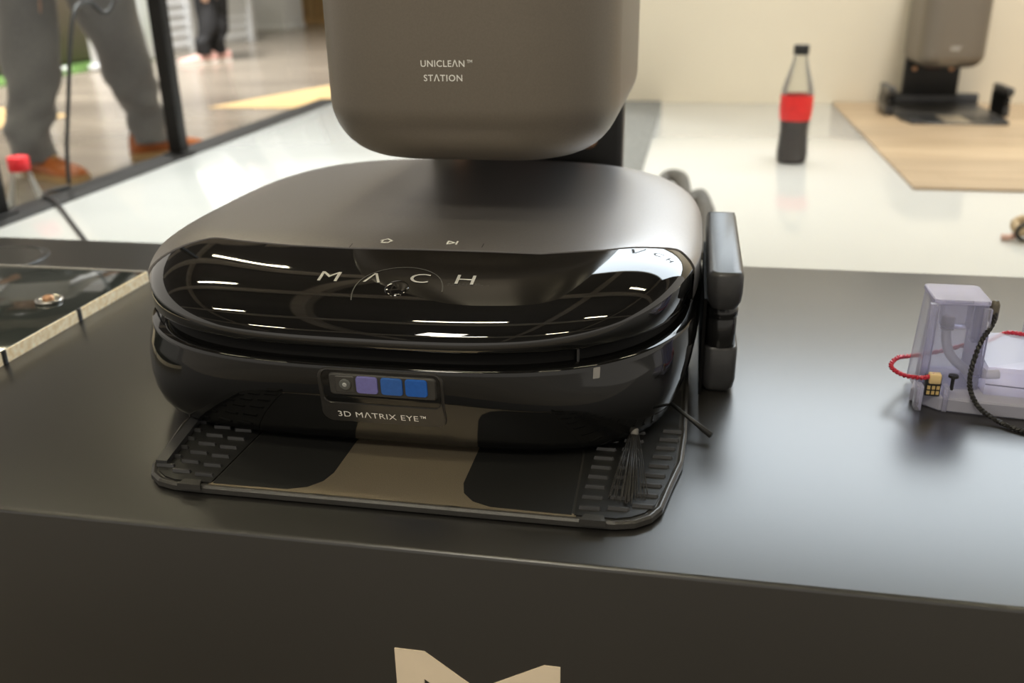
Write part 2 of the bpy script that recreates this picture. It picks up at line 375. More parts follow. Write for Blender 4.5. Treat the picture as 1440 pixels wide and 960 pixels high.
# inner body seen in the gaps
core = rpart('inner_body', loft([[(lambda q: (q[0], q[1], z))(oval(u, 2 * PI * i / 96)) for i in range(96)] for u, z in ((0.80, 0.0075), (0.955, 0.03), (0.955, 0.066), (0.78, 0.075))]), M_BLACKGAP)
# bumper ring, front half and rear half
prof = [(0.87, 0.0075), (0.910, 0.0080), (0.932, 0.0105), (0.950, 0.0150), (0.968, 0.0215), (0.983, 0.030), (0.994, 0.039), (0.999, 0.047), (1.0, 0.0535), (0.9985, 0.0556), (0.994, 0.0566), (0.955, 0.0570)]
def ringbody(): return loft([[(lambda q: (q[0], q[1], z))(oval(u, 2 * PI * i / NT, RN + max(0, 0.0535 - z) * 30)) for i in range(NT)] for u, z in prof], False, False)
def half(bm, front, y):
    bmesh.ops.bisect_plane(bm, geom=bm.verts[:] + bm.edges[:] + bm.faces[:], dist=1e-7, plane_co=(0, y, 0), plane_no=(0, 1, 0), clear_outer=front, clear_inner=not front); return bm
bumper = rpart('front_bumper', half(ringbody(), True, 0.0295), M_BUMPER)
rear = rpart('rear_body', half(ringbody(), False, 0.0305), M_DARKSAT)
bottom = rpart('underside', loft([[(lambda q: (q[0], q[1], z))(oval(u, 2 * PI * i / 64)) for i in range(64)] for u, z in ((0.5, 0.0074), (0.87, 0.0078), (0.87, 0.02))]), M_DARK)
# upright ribs in the slot below the lid
for px in (289, 813):
    p = ony(px, 475, -0.10)
    th = [t for t in (i * 2 * PI / 720 for i in range(360, 720))]
    # find oval angle whose picture column is px
    def colx(t):
        q = oval(0.962, t); v = R.transposed() @ (Vector((q[0], q[1], 0.06)) - CAM); return 720 + F_PX * v.x / v.z
    tb = min(th, key=lambda t: abs(colx(t) - px)); q = oval(0.962, tb)
    rpart('slot_rib', boxbm(q[0] - 0.0006, q[0] + 0.0006, q[1] - 0.0012, q[1] + 0.004, 0.0568, 0.066), M_DARKSAT, smooth=False)

# lettering on the lid: M A C H, each letter lying on the curved surface
def onsurf(x, y, lift=0.00025): return Vector((RX + (x - RX) * 0.988, RY + (y - RY) * 0.988, ztop(x, y) + lift))
for ch, px in (('M', (461, 390)), ('\u039b', (524, 392)), ('C', (590, 393)), ('H', (655, 395))):
    c = onlid(*px)
    wscale = 1.30 if ch != '\u039b' else 1.2
    o = rpart('letter', map_mesh(text_mesh(ch, 0.0088, 1, 0.0), lambda x, y, c=c, k=wscale: onsurf(c.x + x * k, c.y + y)), M_SILVERINK, lid, smooth=False)
    o['label'] = 'silver letter of the word on the lid'
# arc drawing a ring-shaped reflection as grey inlay, small dome under the letters
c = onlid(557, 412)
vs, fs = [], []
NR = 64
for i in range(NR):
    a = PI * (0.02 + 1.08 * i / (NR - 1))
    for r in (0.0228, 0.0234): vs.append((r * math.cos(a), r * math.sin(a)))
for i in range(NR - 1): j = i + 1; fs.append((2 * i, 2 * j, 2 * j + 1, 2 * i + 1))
rpart('ring_reflection', map_mesh((vs, fs), lambda x, y: onsurf(c.x + x, c.y + y, 0.0002)), mat('ring_reflection_grey', (0.10, 0.098, 0.092), 0.3, noise=0.05), lid, smooth=False)
bm = bmesh.new(); rings = []
for k in range(6):
    a = PI / 2 * k / 6; rings.append([onsurf(c.x - 0.001 + 0.0062 * math.cos(a) * math.cos(2 * PI * i / 24), c.y + 0.003 + 0.0062 * math.cos(a) * math.sin(2 * PI * i / 24), 0.0011 * math.sin(a)) for i in range(24)])
rpart('sensor_dome', loft(rings, False, True), M_GLOSS, lid)
# icons on the cover
def oncover(x, y, lift=0.0009): return Vector((RX + (x - RX) * 0.992, RY + (y - RY) * 0.992, ztop(x, y) + lift))
def stroke(pts, w):
    """polyline as quads"""
    polys = []
    for (ax, ay), (bx, by) in zip(pts, pts[1:]):
        dx, dy = bx - ax, by - ay; l = math.hypot(dx, dy); nx, ny = -dy / l * w / 2, dx / l * w / 2; ex, ey = dx / l * w / 3, dy / l * w / 3
        polys.append([(ax + nx - ex, ay + ny - ey), (ax - nx - ex, ay - ny - ey), (bx - nx + ex, by - ny + ey), (bx + nx + ex, by + ny + ey)])
    return polys
c = onlid(543, 341); S = 0.0030
home = poly_mesh(*stroke([(-0.7 * S, -0.1 * S), (-0.7 * S, -0.9 * S), (0.5 * S, -0.9 * S)], 0.0010), *stroke([(-1.1 * S, 0), (0, 0.9 * S), (1.1 * S, 0), (0.75 * S, -0.35 * S)], 0.0010), *stroke([(0.5 * S, -0.9 * S), (0.75 * S, -0.4 * S)], 0.0006))
o = rpart('home_icon', map_mesh(home, lambda x, y, c=c: oncover(c.x + x, c.y + y)), M_WHITEINK, cover, smooth=False)
c = onlid(636, 344)
play = poly_mesh(*stroke([(-0.8 * S, -0.75 * S), (-0.8 * S, 0.75 * S), (0.45 * S, 0), (-0.8 * S, -0.75 * S)], 0.0009), *stroke([(0.9 * S, -0.75 * S), (0.9 * S, 0.75 * S)], 0.0010))
o = rpart('play_icon', map_mesh(play, lambda x, y, c=c: oncover(c.x + x, c.y + y)), M_WHITEINK, cover, smooth=False)
# button split lines
for px in (490, 678):
    c = onlid(px, 350)
    rpart('button_seam', map_mesh(poly_mesh([(-0.0002, -0.002), (0.0002, -0.002), (0.0002, 0.0035), (-0.0002, 0.0035)]), lambda x, y, c=c: oncover(c.x + x, c.y + y + 0.002, 0.0006)), M_DARK, cover, smooth=False)

# camera panel on the bumper front
FY = RY - RB
def fpx(px, py): p = ony(px, py, FY - 0.001); return (p.x, p.z)
pan = thing('x', 'x', 'x'); bpy.data.objects.remove(pan)
def frontmap(pts, y, bm=None): return [(x, y, z) for x, z in pts]
def zdrop(z):   # bumper inset at height z, as a y shift
    for (u0, z0), (u1, z1) in zip(prof, prof[1:]):
        if z0 <= z <= z1: return RB * (1 - (u0 + (u1 - u0) * (z - z0) / (z1 - z0)))
    return 0
def fr_xy(x, z, out): 
    u = 1 - zdrop(z) / RB
    m = nz(z); yy = RY - RB * (max(0, u ** m - (abs(x - RX) / RA) ** m)) ** (1 / m)
    return Vector((x, yy - out, z))
def rr2(x0, x1, z0, z1, r, seg=5): return rrect(x0, x1, z0, z1, r, seg=seg)
outer = rr2(-0.0310, 0.0345, 0.0235, 0.0555, 0.006); 
def ringface(a, b, oa, ob):
    bm = bmesh.new(); va = [bm.verts.new(fr_xy(x, z, oa)) for x, z in a]; vb = [bm.verts.new(fr_xy(x, z, ob)) for x, z in b]
    for i in range(len(a)): j = (i + 1) % len(a); bm.faces.new((va[i], va[j], vb[j], vb[i]))
    return bm
panel_in = rr2(-0.0285, 0.0325, 0.0355, 0.0545, 0.0042)
bm = loft([[fr_xy(x, z, o_) for x, z in pts] for pts, o_ in ((outer, -0.0006), (shrink(outer, 0.0007), 0.0007), (shrink(outer, 0.0012), 0.0008))], False, False)
# annulus between panel outer and window opening, sampled finely so that it follows the bumper
n = len(outer); so = shrink(outer, 0.0012)
va = [fr_xy(x, z, 0.0008) for x, z in so]; vb = [fr_xy(x, z, 0.0008) for x, z in panel_in]; vc = [fr_xy(x, z, -0.0002) for x, z in shrink(panel_in, 0.0006)]
loft([va, [a.lerp(b, 0.33) for a, b in zip(va, vb)], [a.lerp(b, 0.66) for a, b in zip(va, vb)], vb, vc], False, False, bm=bm)
panel = rpart('camera_panel', bm, mat('panel_satin', (0.028, 0.026, 0.024), 0.30, noise=0.08, nscale=300), smooth=False)
rpart('window_glass', loft([[fr_xy(x, z, 0.0001) for x, z in shrink(panel_in, 0.0005)], [fr_xy(x, z, 0.00012) for x, z in shrink(panel_in, 0.003)]], False, True), mat('window_black', (0.002, 0.002, 0.002), 0.12, noise=0.1), panel, smooth=False)
bar_o = rr2(-0.0245, 0.0305, 0.0405, 0.0528, 0.0022)
rpart('sensor_bar', loft([[fr_xy(x, z, o_) for x, z in pts] for pts, o_ in ((bar_o, 0.0), (shrink(bar_o, 0.0007), 0.0010), (shrink(bar_o, 0.001), 0.0011))], False, True), mat('bar_grey', (0.045, 0.043, 0.040), 0.4, noise=0.08, nscale=300), panel, smooth=False)
lens_c = (-0.0157, 0.0472)
for nm, r, o_, mm in (('lens_plate', None, 0.0013, mat('lens_plate', (0.055, 0.052, 0.048), 0.4, noise=0.05)),
                      ('lens', 0.0030, 0.0022, mat('lens_glass', (0.11, 0.115, 0.11), 0.12, noise=0.1)), ('lens_core', 0.0012, 0.0025, mat('lens_core', (0.40, 0.41, 0.40), 0.2, noise=0.2, nscale=2000))):
    pts = circle(r, 20, *lens_c) if r else rr2(lens_c[0] - 0.0052, lens_c[0] + 0.0047, lens_c[1] - 0.0048, lens_c[1] + 0.0044, 0.001)
    rpart(nm, loft([[fr_xy(x, z, oo) for x, z in p_] for p_, oo in ((pts, 0.0009), (pts, o_ - 0.0003), (shrink(pts, 0.0004), o_))], False, True), mm, panel, smooth=False)
for cx, cc in ((-0.0046, (0.19, 0.18, 0.46)), (0.0081, (0.035, 0.13, 0.45)), (0.0205, (0.018, 0.12, 0.50))):
    pts = rr2(cx - 0.0056, cx + 0.0056, 0.0425, 0.0519, 0.0017)
    rpart('sensor_window', loft([[fr_xy(x, z, oo) for x, z in p_] for p_, oo in ((pts, 0.0009), (shrink(pts, 0.0002), 0.0016), (shrink(pts, 0.0005), 0.00165))], False, True), mat('blue_%.3f' % cc[0], cc, 0.25, noise=0.06, nscale=500), panel, smooth=False)
a = fpx(471, 582); b = fpx(597, 590); cxm = (a[0] + b[0]) / 2
t3 = text_mesh('3D M\u039bTRIX EYE', 0.0036, 1.06, 0.0)
wd = max(v[0] for v in t3[0]) - min(v[0] for v in t3[0]); k = (b[0] - a[0]) * 0.90 / wd
rpart('lettering', map_mesh(t3, lambda x, z: fr_xy(cxm - 0.0019 + x * k, 0.0292 + z, 0.00095)), M_WHITEINK, panel, smooth=False)
t3 = text_mesh('TM', 0.0016, 1.0, 0.02)
rpart('lettering', map_mesh(t3, lambda x, z: fr_xy(b[0] - 0.0017 + x, 0.0303 + z, 0.00095)), M_WHITEINK, panel, smooth=False)
# small white sticker-like sensor on the bumper
p = ony(839, 524, -0.10)
def fit(px, py):
    best = None
    d = ray(px, py); t = 0.3 / d.length
    for _ in range(3000):
        q = CAM + d * t
        if q.z < 0.056 and uof(q.x, q.y, nz(q.z)) <= 1 - zdrop(max(0.008, min(q.z, 0.0565))) / RB: return q
        t += 0.0001 / d.length
    return q
q = fit(839, 524)
rpart('side_sensor', loft([[fr_xy(q.x + x, q.z + z, 0.0002) for x, z in rr2(-0.0016, 0.0016, -0.0026, 0.0026, 0.0004)]], False, True) if False else loft([[fr_xy(q.x + x * s_, q.z + z * s_, o_) for x, z in rr2(-0.0016, 0.0016, -0.0026, 0.0026, 0.0004)] for s_, o_ in ((1, 0.0), (0.95, 0.0002))], False, True), mat('sensor_pale', (0.25, 0.24, 0.23), 0.3, noise=0.05), bumper, smooth=False)
# side brush under the front right corner
hub = Vector((0.112, -0.058, 0.0085))
sb = rpart('side_brush', lathe([(0.004, 0), (0.012, 0.0), (0.012, 0.003), (0.006, 0.006)], 20, c=(hub.x, hub.y, 0.0065)), M_DARK)
rnd = random.Random(3)
tips = (onz(886, 706, 0.0065), onz(1000, 612, 0.004), Vector((0.08, 0.0, 0.007)))
for ti, tip in enumerate(tips):
    tip = Vector(tip); d = tip - hub; side = Vector((-d.y, d.x, 0)).normalized()
    root = hub + d * 0.42; root.z = max(0.0085, root.z)
    if ti == 0: root = onz(893, 598, 0.015)
    if ti == 1: root = onz(930, 556, 0.016)
    rpart('brush_arm', tube([hub + Vector((0, 0, 0.002)), root.lerp(hub, 0.3) + Vector((0, 0, 0.001)), root], 0.0017, 8), M_DARKSAT, sb, bevel=0)
    if ti == 0: rpart('brush_sleeve', tube([root + Vector((0, 0, 0.002)), root.lerp(tip, 0.14)], 0.0020, 8), mat('sleeve_grey', (0.18, 0.17, 0.155), 0.5, noise=0.1), sb)
    if ti == 1: rpart('bristle_arm', tube([root, root.lerp(tip, 0.5), tip], 0.0013, 8, radii=[0.0012, 0.0011, 0.0017]), M_DARK, sb)
    else:
        bm = bmesh.new()
        for i in range(34):
            sp = rnd.gauss(0, 1); l = 0.86 + 0.18 * rnd.random()
            e = root.lerp(tip, l) + side * (sp * 0.0042); e.z = max(0.0062, tip.z + rnd.random() * 0.001)
            md_ = root.lerp(e, 0.5) + side * (sp * 0.0003) + Vector((0, 0, 0.0012))
            tube([root + side * (sp * 0.0006), md_, e], 0.00022, 4, bm=bm)
        o = rpart('bristles', bm, mat('bristle', (0.02, 0.018, 0.016), 0.4, noise=0.2), sb); o['kind'] = 'stuff'

# ------------------------------------------------------------------ things on the podium
# lit glass display slab at the left
gs = thing('glass_display_slab', 'dark glass display slab with glowing warm edge strip lying on the podium', 'display case', (-0.40, 0.0, 0))
gx1 = onz(203, 400, 0.0).x; gy1 = 0.1395; GO = Vector((-0.40, 0, 0))
glass = mat('slab_glass', (0.030, 0.034, 0.030), 0.05, noise=0.2, nscale=9)
obj('glass_top', rel(boxbm(-0.70, gx1 - 0.0015, -0.155, gy1 - 0.0015, 0.0012, 0.0090), GO), glass, gs, bevel=0.0004)
led = mat('edge_light', (0.9, 0.82, 0.62), 0.4, emit=(1.0, 0.86, 0.62), estr=0.16, color2=(0.60, 0.42, 0.16), nscale=240)
obj('edge_strip', rel(boxbm(gx1 - 0.0015, gx1, -0.155, gy1, 0.0002, 0.0088), GO), led, gs)
obj('edge_strip', rel(boxbm(-0.70, gx1 - 0.0015, gy1 - 0.0015, gy1, 0.0002, 0.0094), GO), mat('edge_glass', (0.55, 0.52, 0.47), 0.2, noise=0.05), gs)
for px, py in ((112, 443), (6, 502)):
    p = onx(px, py, gx1); obj('strip_clip', rel(boxbm(gx1 - 0.001, gx1 + 0.0008, p.y - 0.002, p.y + 0.002, 0, 0.0097), GO), M_DARKSAT, gs, bevel=0.0003)
p = onz(70, 424, 0.009)
glint = obj('lamp_reflection', rel(lathe([(0.010, 0.009), (0.010, 0.0115), (0.0085, 0.012), (0.0075, 0.0105)], 24, c=(p.x, p.y, 0)), GO), mat('reflection_steel', (0.55, 0.53, 0.50), 0.25, metal=0.9, noise=0.05), gs, smooth=True)  # lamp reflection in the glass, built as a steel ring
obj('screw_or_glint', rel(lathe([(0.004, 0.010), (0.004, 0.0135), (0.0025, 0.0145)], 16, c=(p.x, p.y - 0.001, 0)), GO), mat('copper', (0.62, 0.36, 0.22), 0.35), glint, smooth=True)  # orange core of that reflection, shaped as a small stud
# round cable grommet
gc = Vector((-0.462, 0.181, 0))
gd = thing('cable_grommet', 'flat round black grommet disc with raised rim behind the glass slab', 'grommet', gc)
obj('disc', lathe([(0.036, 0.0), (0.036, 0.0008), (0.0001, 0.0008)], 48), M_PODIUM, gd, smooth=False)
obj('rim', loft([[(r * math.cos(2 * PI * i / 64), r * math.sin(2 * PI * i / 64), z) for i in range(64)] for r, z in ((0.035, 0.0), (0.0355, 0.0014), (0.041, 0.0016), (0.043, 0.0004), (0.043, 0.0))], False, False), M_DARKSAT, gd, smooth=True)

# transparent pump housing at the right
clear = clear_mat('clear_lavender', (0.88, 0.88, 0.98), 0.12, 0.05, (0.93, 0.93, 0.985))
clear2 = clear_mat('clear_lavender_edge', (0.82, 0.82, 0.98), 0.22, 0.08, (0.88, 0.88, 0.97))
clear3 = clear_mat('clear_lavender_tray', (0.80, 0.80, 0.98), 0.40, 0.08, (0.88, 0.88, 0.97))
milky = clear_mat('milky_tube', (0.92, 0.92, 0.90), 0.62, 0.2, (0.95, 0.95, 0.95))
base_l = onz(1277, 556, 0.0)
HO = Vector((0.33, 0.03, 0))
hs = thing('pump_housing', 'clear lavender plastic pump housing with tube inside beside the robot', 'pump housing', HO)
tx0, tx1, ty0, ty1 = 0.2845, 0.3130, 0.002, 0.030
def shellbox(x0, x1, y0, y1, z0, z1, tx=0.0, m=clear, name='shell', taper=0.003):
    a = [(x, y, z) for x, y, z in [(p[0], p[1], z0) for p in rrect(x0 - taper, x1 + taper * 0.3, y0 - taper, y1, 0.002, seg=3)]]
    b = [(p[0], p[1], z1) for p in rrect(x0, x1, y0, y1, 0.002, seg=3)]
    return obj(name, rel(loft([a, b]), HO), m, hs)
shellbox(tx0, tx1, ty0, ty1, 0.004, 0.060, name='tower_shell')
shellbox(tx0 + 0.003, tx1 - 0.003, ty0 + 0.002, ty1 - 0.003, 0.006, 0.058, name='tower_liner', taper=0.002)
obj('top_cap', rel(loft([[(x, y, z) for x, y in shrink(rrect(tx0 - 0.0008, tx1 + 0.0008, ty0 - 0.0008, ty1 + 0.001, 0.003, seg=4), d)] for d, z in ((0, 0.0585), (0, 0.0605), (0.0006, 0.061))]), HO), clear2, hs)
obj('corner_post', rel(boxbm(tx0 - 0.0030, tx0 + 0.0015, ty0 - 0.0032, ty0 + 0.001, 0.003, 0.059), HO), clear2, hs, bevel=0.0006)
obj('corner_post', rel(boxbm(tx1 - 0.0035, tx1 + 0.0012, ty0 - 0.0025, ty0 + 0.001, 0.016, 0.057), HO), clear2, hs, bevel=0.0006)
obj('inner_block', rel(boxbm(0.2905, 0.305, 0.004, 0.014, 0.043, 0.060), HO), clear, hs, bevel=0.0005)
obj('inner_block', rel(boxbm(0.3065, 0.3125, 0.002, 0.010, 0.036, 0.057), HO), clear, hs, bevel=0.0005)
foot = [(tx0 - 0.007, ty0 - 0.004), (tx0 + 0.006, -0.014), (tx0 + 0.020, -0.016), (0.44, -0.030), (0.44, 0.045), (tx0 + 0.004, 0.032)]
obj('base_tray', rel(loft([[(x, y, z) for x, y in shrink(foot, d)] for d, z in ((0.001, 0.0), (0, 0.001), (0, 0.0075), (0.001, 0.0085))]), HO), clear3, hs)
side = [(tx1 + 0.002, -0.006), (0.44, -0.018), (0.44, 0.048), (tx1 + 0.001, 0.036)]
obj('reservoir', rel(loft([[(x, y, z) for x, y in side] for z in (0.0086, 0.0225)] + [[(x, y + 0.0, 0.0245 + (0.006 if i in (2, 3) else 0.0)) for i, (x, y) in enumerate(shrink(side, 0.002))]]), HO), clear2, hs)
obj('reservoir_seam', rel(tube([(tx1 + 0.002, -0.0063, 0.015), (0.36, -0.0108, 0.014), (0.44, -0.0185, 0.013)], 0.0004, 5), HO), mat('seam_grey', (0.2, 0.2, 0.3), 0.4, noise=0.05), hs)
obj('rear_block', rel(boxbm(0.352, 0.44, 0.040, 0.060, 0.0, 0.043), HO), clear, hs, bevel=0.0008)
tp = smooth_path([(0.2945, 0.010, 0.047), (0.2950, 0.010, 0.036), (0.299, 0.010, 0.025), (0.3085, 0.009, 0.017), (0.319, 0.008, 0.015), (0.326, 0.008, 0.0155)], 6)
obj('inner_tube', rel(tube(tp, 0.0027, 12), HO), milky, hs, smooth=True)
obj('tube_collar', rel(lathe([(0.0037, 0.041), (0.0037, 0.048)], 16, c=(0.2945, 0.010, 0)), HO), milky, hs, smooth=True)
# connector on the front foot
cp = onz(1306, 572, 0.001)
cb = obj('connector', rel(boxbm(cp.x - 0.0038, cp.x + 0.0042, cp.y - 0.0015, cp.y + 0.004, 0.0086, 0.0200), HO), mat('connector_black', (0.015, 0.015, 0.015), 0.4, noise=0.1), hs, bevel=0.0003)
gold = mat('brass_gold', (0.80, 0.58, 0.25), 0.3, metal=0.4, noise=0.1)
for dx in (-0.0022, 0.0003, 0.0027):
    for zz in (0.0097, 0.0128): obj('pin', rel(boxbm(cp.x + dx - 0.0008, cp.x + dx + 0.0008, cp.y - 0.0020, cp.y - 0.0014, zz, zz + 0.0021), HO), gold, cb)
obj('plug', rel(boxbm(cp.x - 0.0028, cp.x + 0.0036, cp.y - 0.0030, cp.y + 0.002, 0.0163, 0.0222), HO), mat('plug_cream', (0.74, 0.55, 0.28), 0.45, noise=0.1), cb, bevel=0.0008)
for a, b in ((-0.0085, -0.0050), (0.0058, 0.0085)): obj('clip', rel(boxbm(cp.x + a, cp.x + b, cp.y - 0.004, cp.y + 0.003, 0.0, 0.0150), HO), clear2, hs, bevel=0.0004)
obj('screw_or_glint', rel(lathe([(0.001, 0.012), (0.001, 0.0195), (0.0028, 0.0198), (0.0026, 0.0212), (0.001, 0.0216)], 12, c=(cp.x + 0.0105, cp.y + 0.001, 0)), HO), M_DARK, hs)
obj('nozzle', rel(lathe([(0.0022, 0.048), (0.0026, 0.050), (0.0026, 0.058), (0.0016, 0.0605)], 14, c=(0.3165, 0.006, 0)), HO), mat('nozzle_brown', (0.11, 0.095, 0.07), 0.4, noise=0.2), hs, smooth=True)
# wires of the pump
def at(px, py, y): return ony(px, py, y)
red = [Vector((cp.x, cp.y - 0.001, 0.0212)), at(1296, 531, cp.y + 0.000), at(1270, 527, 0.0), at(1253, 515, 0.006), at(1262, 503, 0.016), at(1282, 500, 0.031), at(1320, 494, 0.036), at(1360, 484, 0.038), at(1392, 478, 0.037), at(1415, 468, 0.036), at(1440, 470, 0.034), at(1470, 476, 0.034)]
rw = obj('red_wire', twist(smooth_path(red, 12), 0.00085, 24), mat('wire_red', (0.55, 0.03, 0.06), 0.4, noise=0.15, nscale=900)); tag(rw, 'red twisted wire looping round the clear pump housing', 'wire')
blk = [Vector((0.3165, 0.006, 0.0595)), at(1401, 430, 0.006), at(1396, 455, 0.002), at(1380, 480, -0.004), at(1367, 515, -0.010), at(1364, 545, -0.014), at(1376, 572, -0.020), at(1400, 590, -0.026), onz(1425, 602, 0.0015), onz(1455, 610, 0.0015)]
for p in blk: p.z = max(p.z, 0.0015)
bw = obj('black_wire', twist(smooth_path(blk, 12), 0.0009, 24), mat('wire_black', (0.018, 0.017, 0.016), 0.4, noise=0.2, nscale=900)); tag(bw, 'black twisted wire arching down in front of the clear pump housing', 'wire')

# ------------------------------------------------------------------ things on the stage
def bottle(name, label, loc, h, liquid, capcol, labelcol, open_top=True, group=None, s=1.0):
    t = thing(name, label, 'bottle', loc)
    k = h / 0.235
    pr = [(0.026, 0.0), (0.0305, 0.004), (0.0315, 0.02), (0.0300, 0.045), (0.0285, 0.065), (0.0300, 0.085), (0.0322, 0.105), (0.0325, 0.128), (0.0312, 0.146), (0.0265, 0.166), (0.0200, 0.186), (0.0150, 0.203), (0.0128, 0.214), (0.0128, 0.219)]
    pr = [(r * k * s, z * k) for r, z in pr]
    pet = clear_mat('pet_' + name + label[:6], (0.85, 0.85, 0.82), 0.025, 0.05, (0.93, 0.93, 0.91))
    obj('bottle_body', lathe(pr, 36), pet, t, smooth=True)
    if liquid:
        lp = [(r * 0.955, z + 0.001) for r, z in pr if z <= liquid * k]; lp.append((lp[-1][0], liquid * k))
        obj('drink', lathe(lp, 36), mat('cola', (0.032, 0.013, 0.015), 0.3, noise=0.1), t, smooth=True)
    if labelcol:
        lp = [(r * 1.012, z) for r, z in [(0.0302 * k * s, 0.088 * k), (0.0322 * k * s, 0.105 * k), (0.0325 * k * s, 0.126 * k), (0.0318 * k * s, 0.139 * k)]]
        obj('label_wrap', lathe(lp, 36, caps=(False, False)), mat('label_red', labelcol, 0.4, noise=0.08, nscale=60), t, smooth=True)
    cp_ = [(0.0150, 0.216), (0.0152, 0.217), (0.0152, 0.2335), (0.0140, 0.235)]
    obj('bottle_cap', lathe([(r * k * (s if s > 1 else 1) * (0.92 if k > 1.2 else 1), z * k) for r, z in cp_], 28), mat('cap_%s' % name + label[:5], capcol, 0.4, noise=0.1), t, smooth=False, bevel=0.0006)
    return t
bp = onz(1112, 228, STAGE)
bottle('cola_bottle', 'half full cola bottle with red label and black cap on the white stage', (bp.x, bp.y, STAGE), 0.235, 0.112, (0.012, 0.012, 0.012), (0.72, 0.022, 0.020))
lb = onx(24, 220, -1.13)
bottle('plastic_bottle', 'clear plastic bottle with bright red cap standing below the stage edge', (-1.13, lb.y, FLOOR), lb.z - FLOOR, None, (0.75, 0.02, 0.03), None)
# dark strap lying behind the robot
st = smooth_path([onz(930, 262, STAGE + .004), ony(940, 246, 1.25), ony(958, 252, 1.20), onz(966, 283, STAGE + .006), ony(982, 272, 1.10), ony(993, 300, 1.02), onz(992, 342, STAGE + .005), onz(985, 362, STAGE + .005)], 8)
for p in st: p.z = max(p.z, STAGE + 0.006)
so_ = obj('cable_strap', tube(st, 0.0135, 10, flat=0.55), mat('strap_brown', (0.060, 0.052, 0.042), 0.6, noise=0.3, nscale=80, bump=0.3, bscale=200), smooth=True); tag(so_, 'dark looped cable strap lying on the white stage behind the robot', 'strap')
# small clump at the right edge
cl = onz(1432, 338, STAGE)
ct = thing('chew_toy', 'small knotted brown and pink chew toy lying on the white stage', 'toy', (cl.x, cl.y, STAGE))
tan_ = mat('rope_tan', (0.45, 0.34, 0.21), 0.8, noise=0.3, nscale=300); pnk = mat('rope_pink', (0.62, 0.40, 0.33), 0.7, noise=0.2, nscale=300)
obj('knot', tube(smooth_path([(0.0, 0.012, 0.012), (0.014, 0.004, 0.020), (0.012, -0.010, 0.018), (-0.004, -0.008, 0.016), (-0.006, 0.008, 0.024), (0.008, 0.010, 0.03), (0.02, 0, 0.02)], 6), 0.007, 10), tan_, ct, smooth=True)
obj('strand', tube(smooth_path([(-0.004, 0.0, 0.008), (-0.016, -0.006, 0.006), (-0.024, -0.002, 0.005)], 4), 0.005, 8), pnk, ct, smooth=True)
obj('strand', tube(smooth_path([(0.006, -0.012, 0.010), (0.022, -0.018, 0.008), (0.036, -0.012, 0.009)], 4), 0.0075, 8), pnk, ct, smooth=True)
obj('ring', tube([(0.004 + 0.012 * math.cos(a), -0.012, 0.016 + 0.012 * math.sin(a)) for a in (2 * PI * i / 20 for i in range(21))], 0.003, 8), mat('ring_black', (0.02, 0.02, 0.018), 0.5, noise=0.2), ct, smooth=True)

# barrier posts on the stage edge and the cable between
for lab, y in (('black barrier post standing on the stage edge beside the brown shoes', 1.44), ('black barrier post at the stage edge beside the red capped bottle', 0.855)):
    bpst = thing('barrier_post', lab, 'post', (-1.01 if y > 1.2 else -1.03, y, STAGE + 0.002))
    obj('post', boxbm(-0.016, 0.016, -0.016, 0.016, 0.004, 1.05), M_TRIM, bpst, bevel=0.002)
    obj('foot_plate', boxbm(-0.026, 0.026, -0.026, 0.026, 0, 0.004), M_TRIM, bpst, bevel=0.001)
    obj('top_cap', boxbm(-0.018, 0.018, -0.018, 0.018, 1.05, 1.06), M_DARK, bpst, bevel=0.002)
cab = [Vector((-0.988, 1.44, 0.50)), onx(160, 0, -0.985), onx(125, 3, -1.01), onx(106, 13, -1.01), onx(99, 60, -1.01), onx(96, 150, -1.01), onx(94, 205, -1.01), onx(97, 258, -1.01)]
cab[-1].z = max(cab[-1].z, STAGE + 0.006)
hc = obj('hanging_cable', tube(smooth_path(cab, 8), 0.0042, 8), M_DARK, smooth=True); tag(hc, 'thin black cable hanging from the barrier post down to the stage edge', 'cable')
c2 = [onz(98, 262, STAGE + .006), onz(62, 272, STAGE + .008), onz(78, 283, STAGE + .007), onz(100, 312, STAGE + .004), onz(125, 345, STAGE + .004), onz(150, 380, STAGE + .004)]
sc_ = obj('stage_cable', tube(smooth_path(c2, 8), 0.0036, 8), M_DARK, smooth=True); tag(sc_, 'black cable running over the stage edge across the white stage', 'cable')

# ------------------------------------------------------------------ people
def ell(c, rx, ry, z=None, n=20, rz=0.0, tilt=None):
    out = []
    for i in range(n):
        a = 2 * PI * i / n; x, y = rx * math.cos(a), ry * math.sin(a)
        out.append(Vector((c[0] + x * math.cos(rz) - y * math.sin(rz), c[1] + x * math.sin(rz) + y * math.cos(rz), c[2])))
    return out
def leg_loft(pts, bm=None, wr=0.0, seed=0, n=22):
    """pts: (x, y, z, rx, ry)"""
    P = []; rr = random.Random(seed)
    path = smooth_path([(p[0], p[1], p[2]) for p in pts], 7); rad = smooth_path([(p[3], p[4], 0) for p in pts], 7)
    rings = []
    for i, (c, r) in enumerate(zip(path, rad)):
        ring = ell(c, r.x, r.y, n=n)
        if wr:
            for j, v in enumerate(ring):
                a = 2 * PI * j / n
                d = wr * (math.sin(a * 2 + i * 0.55 + seed) * 0.6 + math.sin(a * 3 - i * 0.8 + seed * 2) * 0.5)
                v.x += math.cos(a) * d; v.y += math.sin(a) * d
        rings.append(ring)
    return loft(rings, bm=bm)
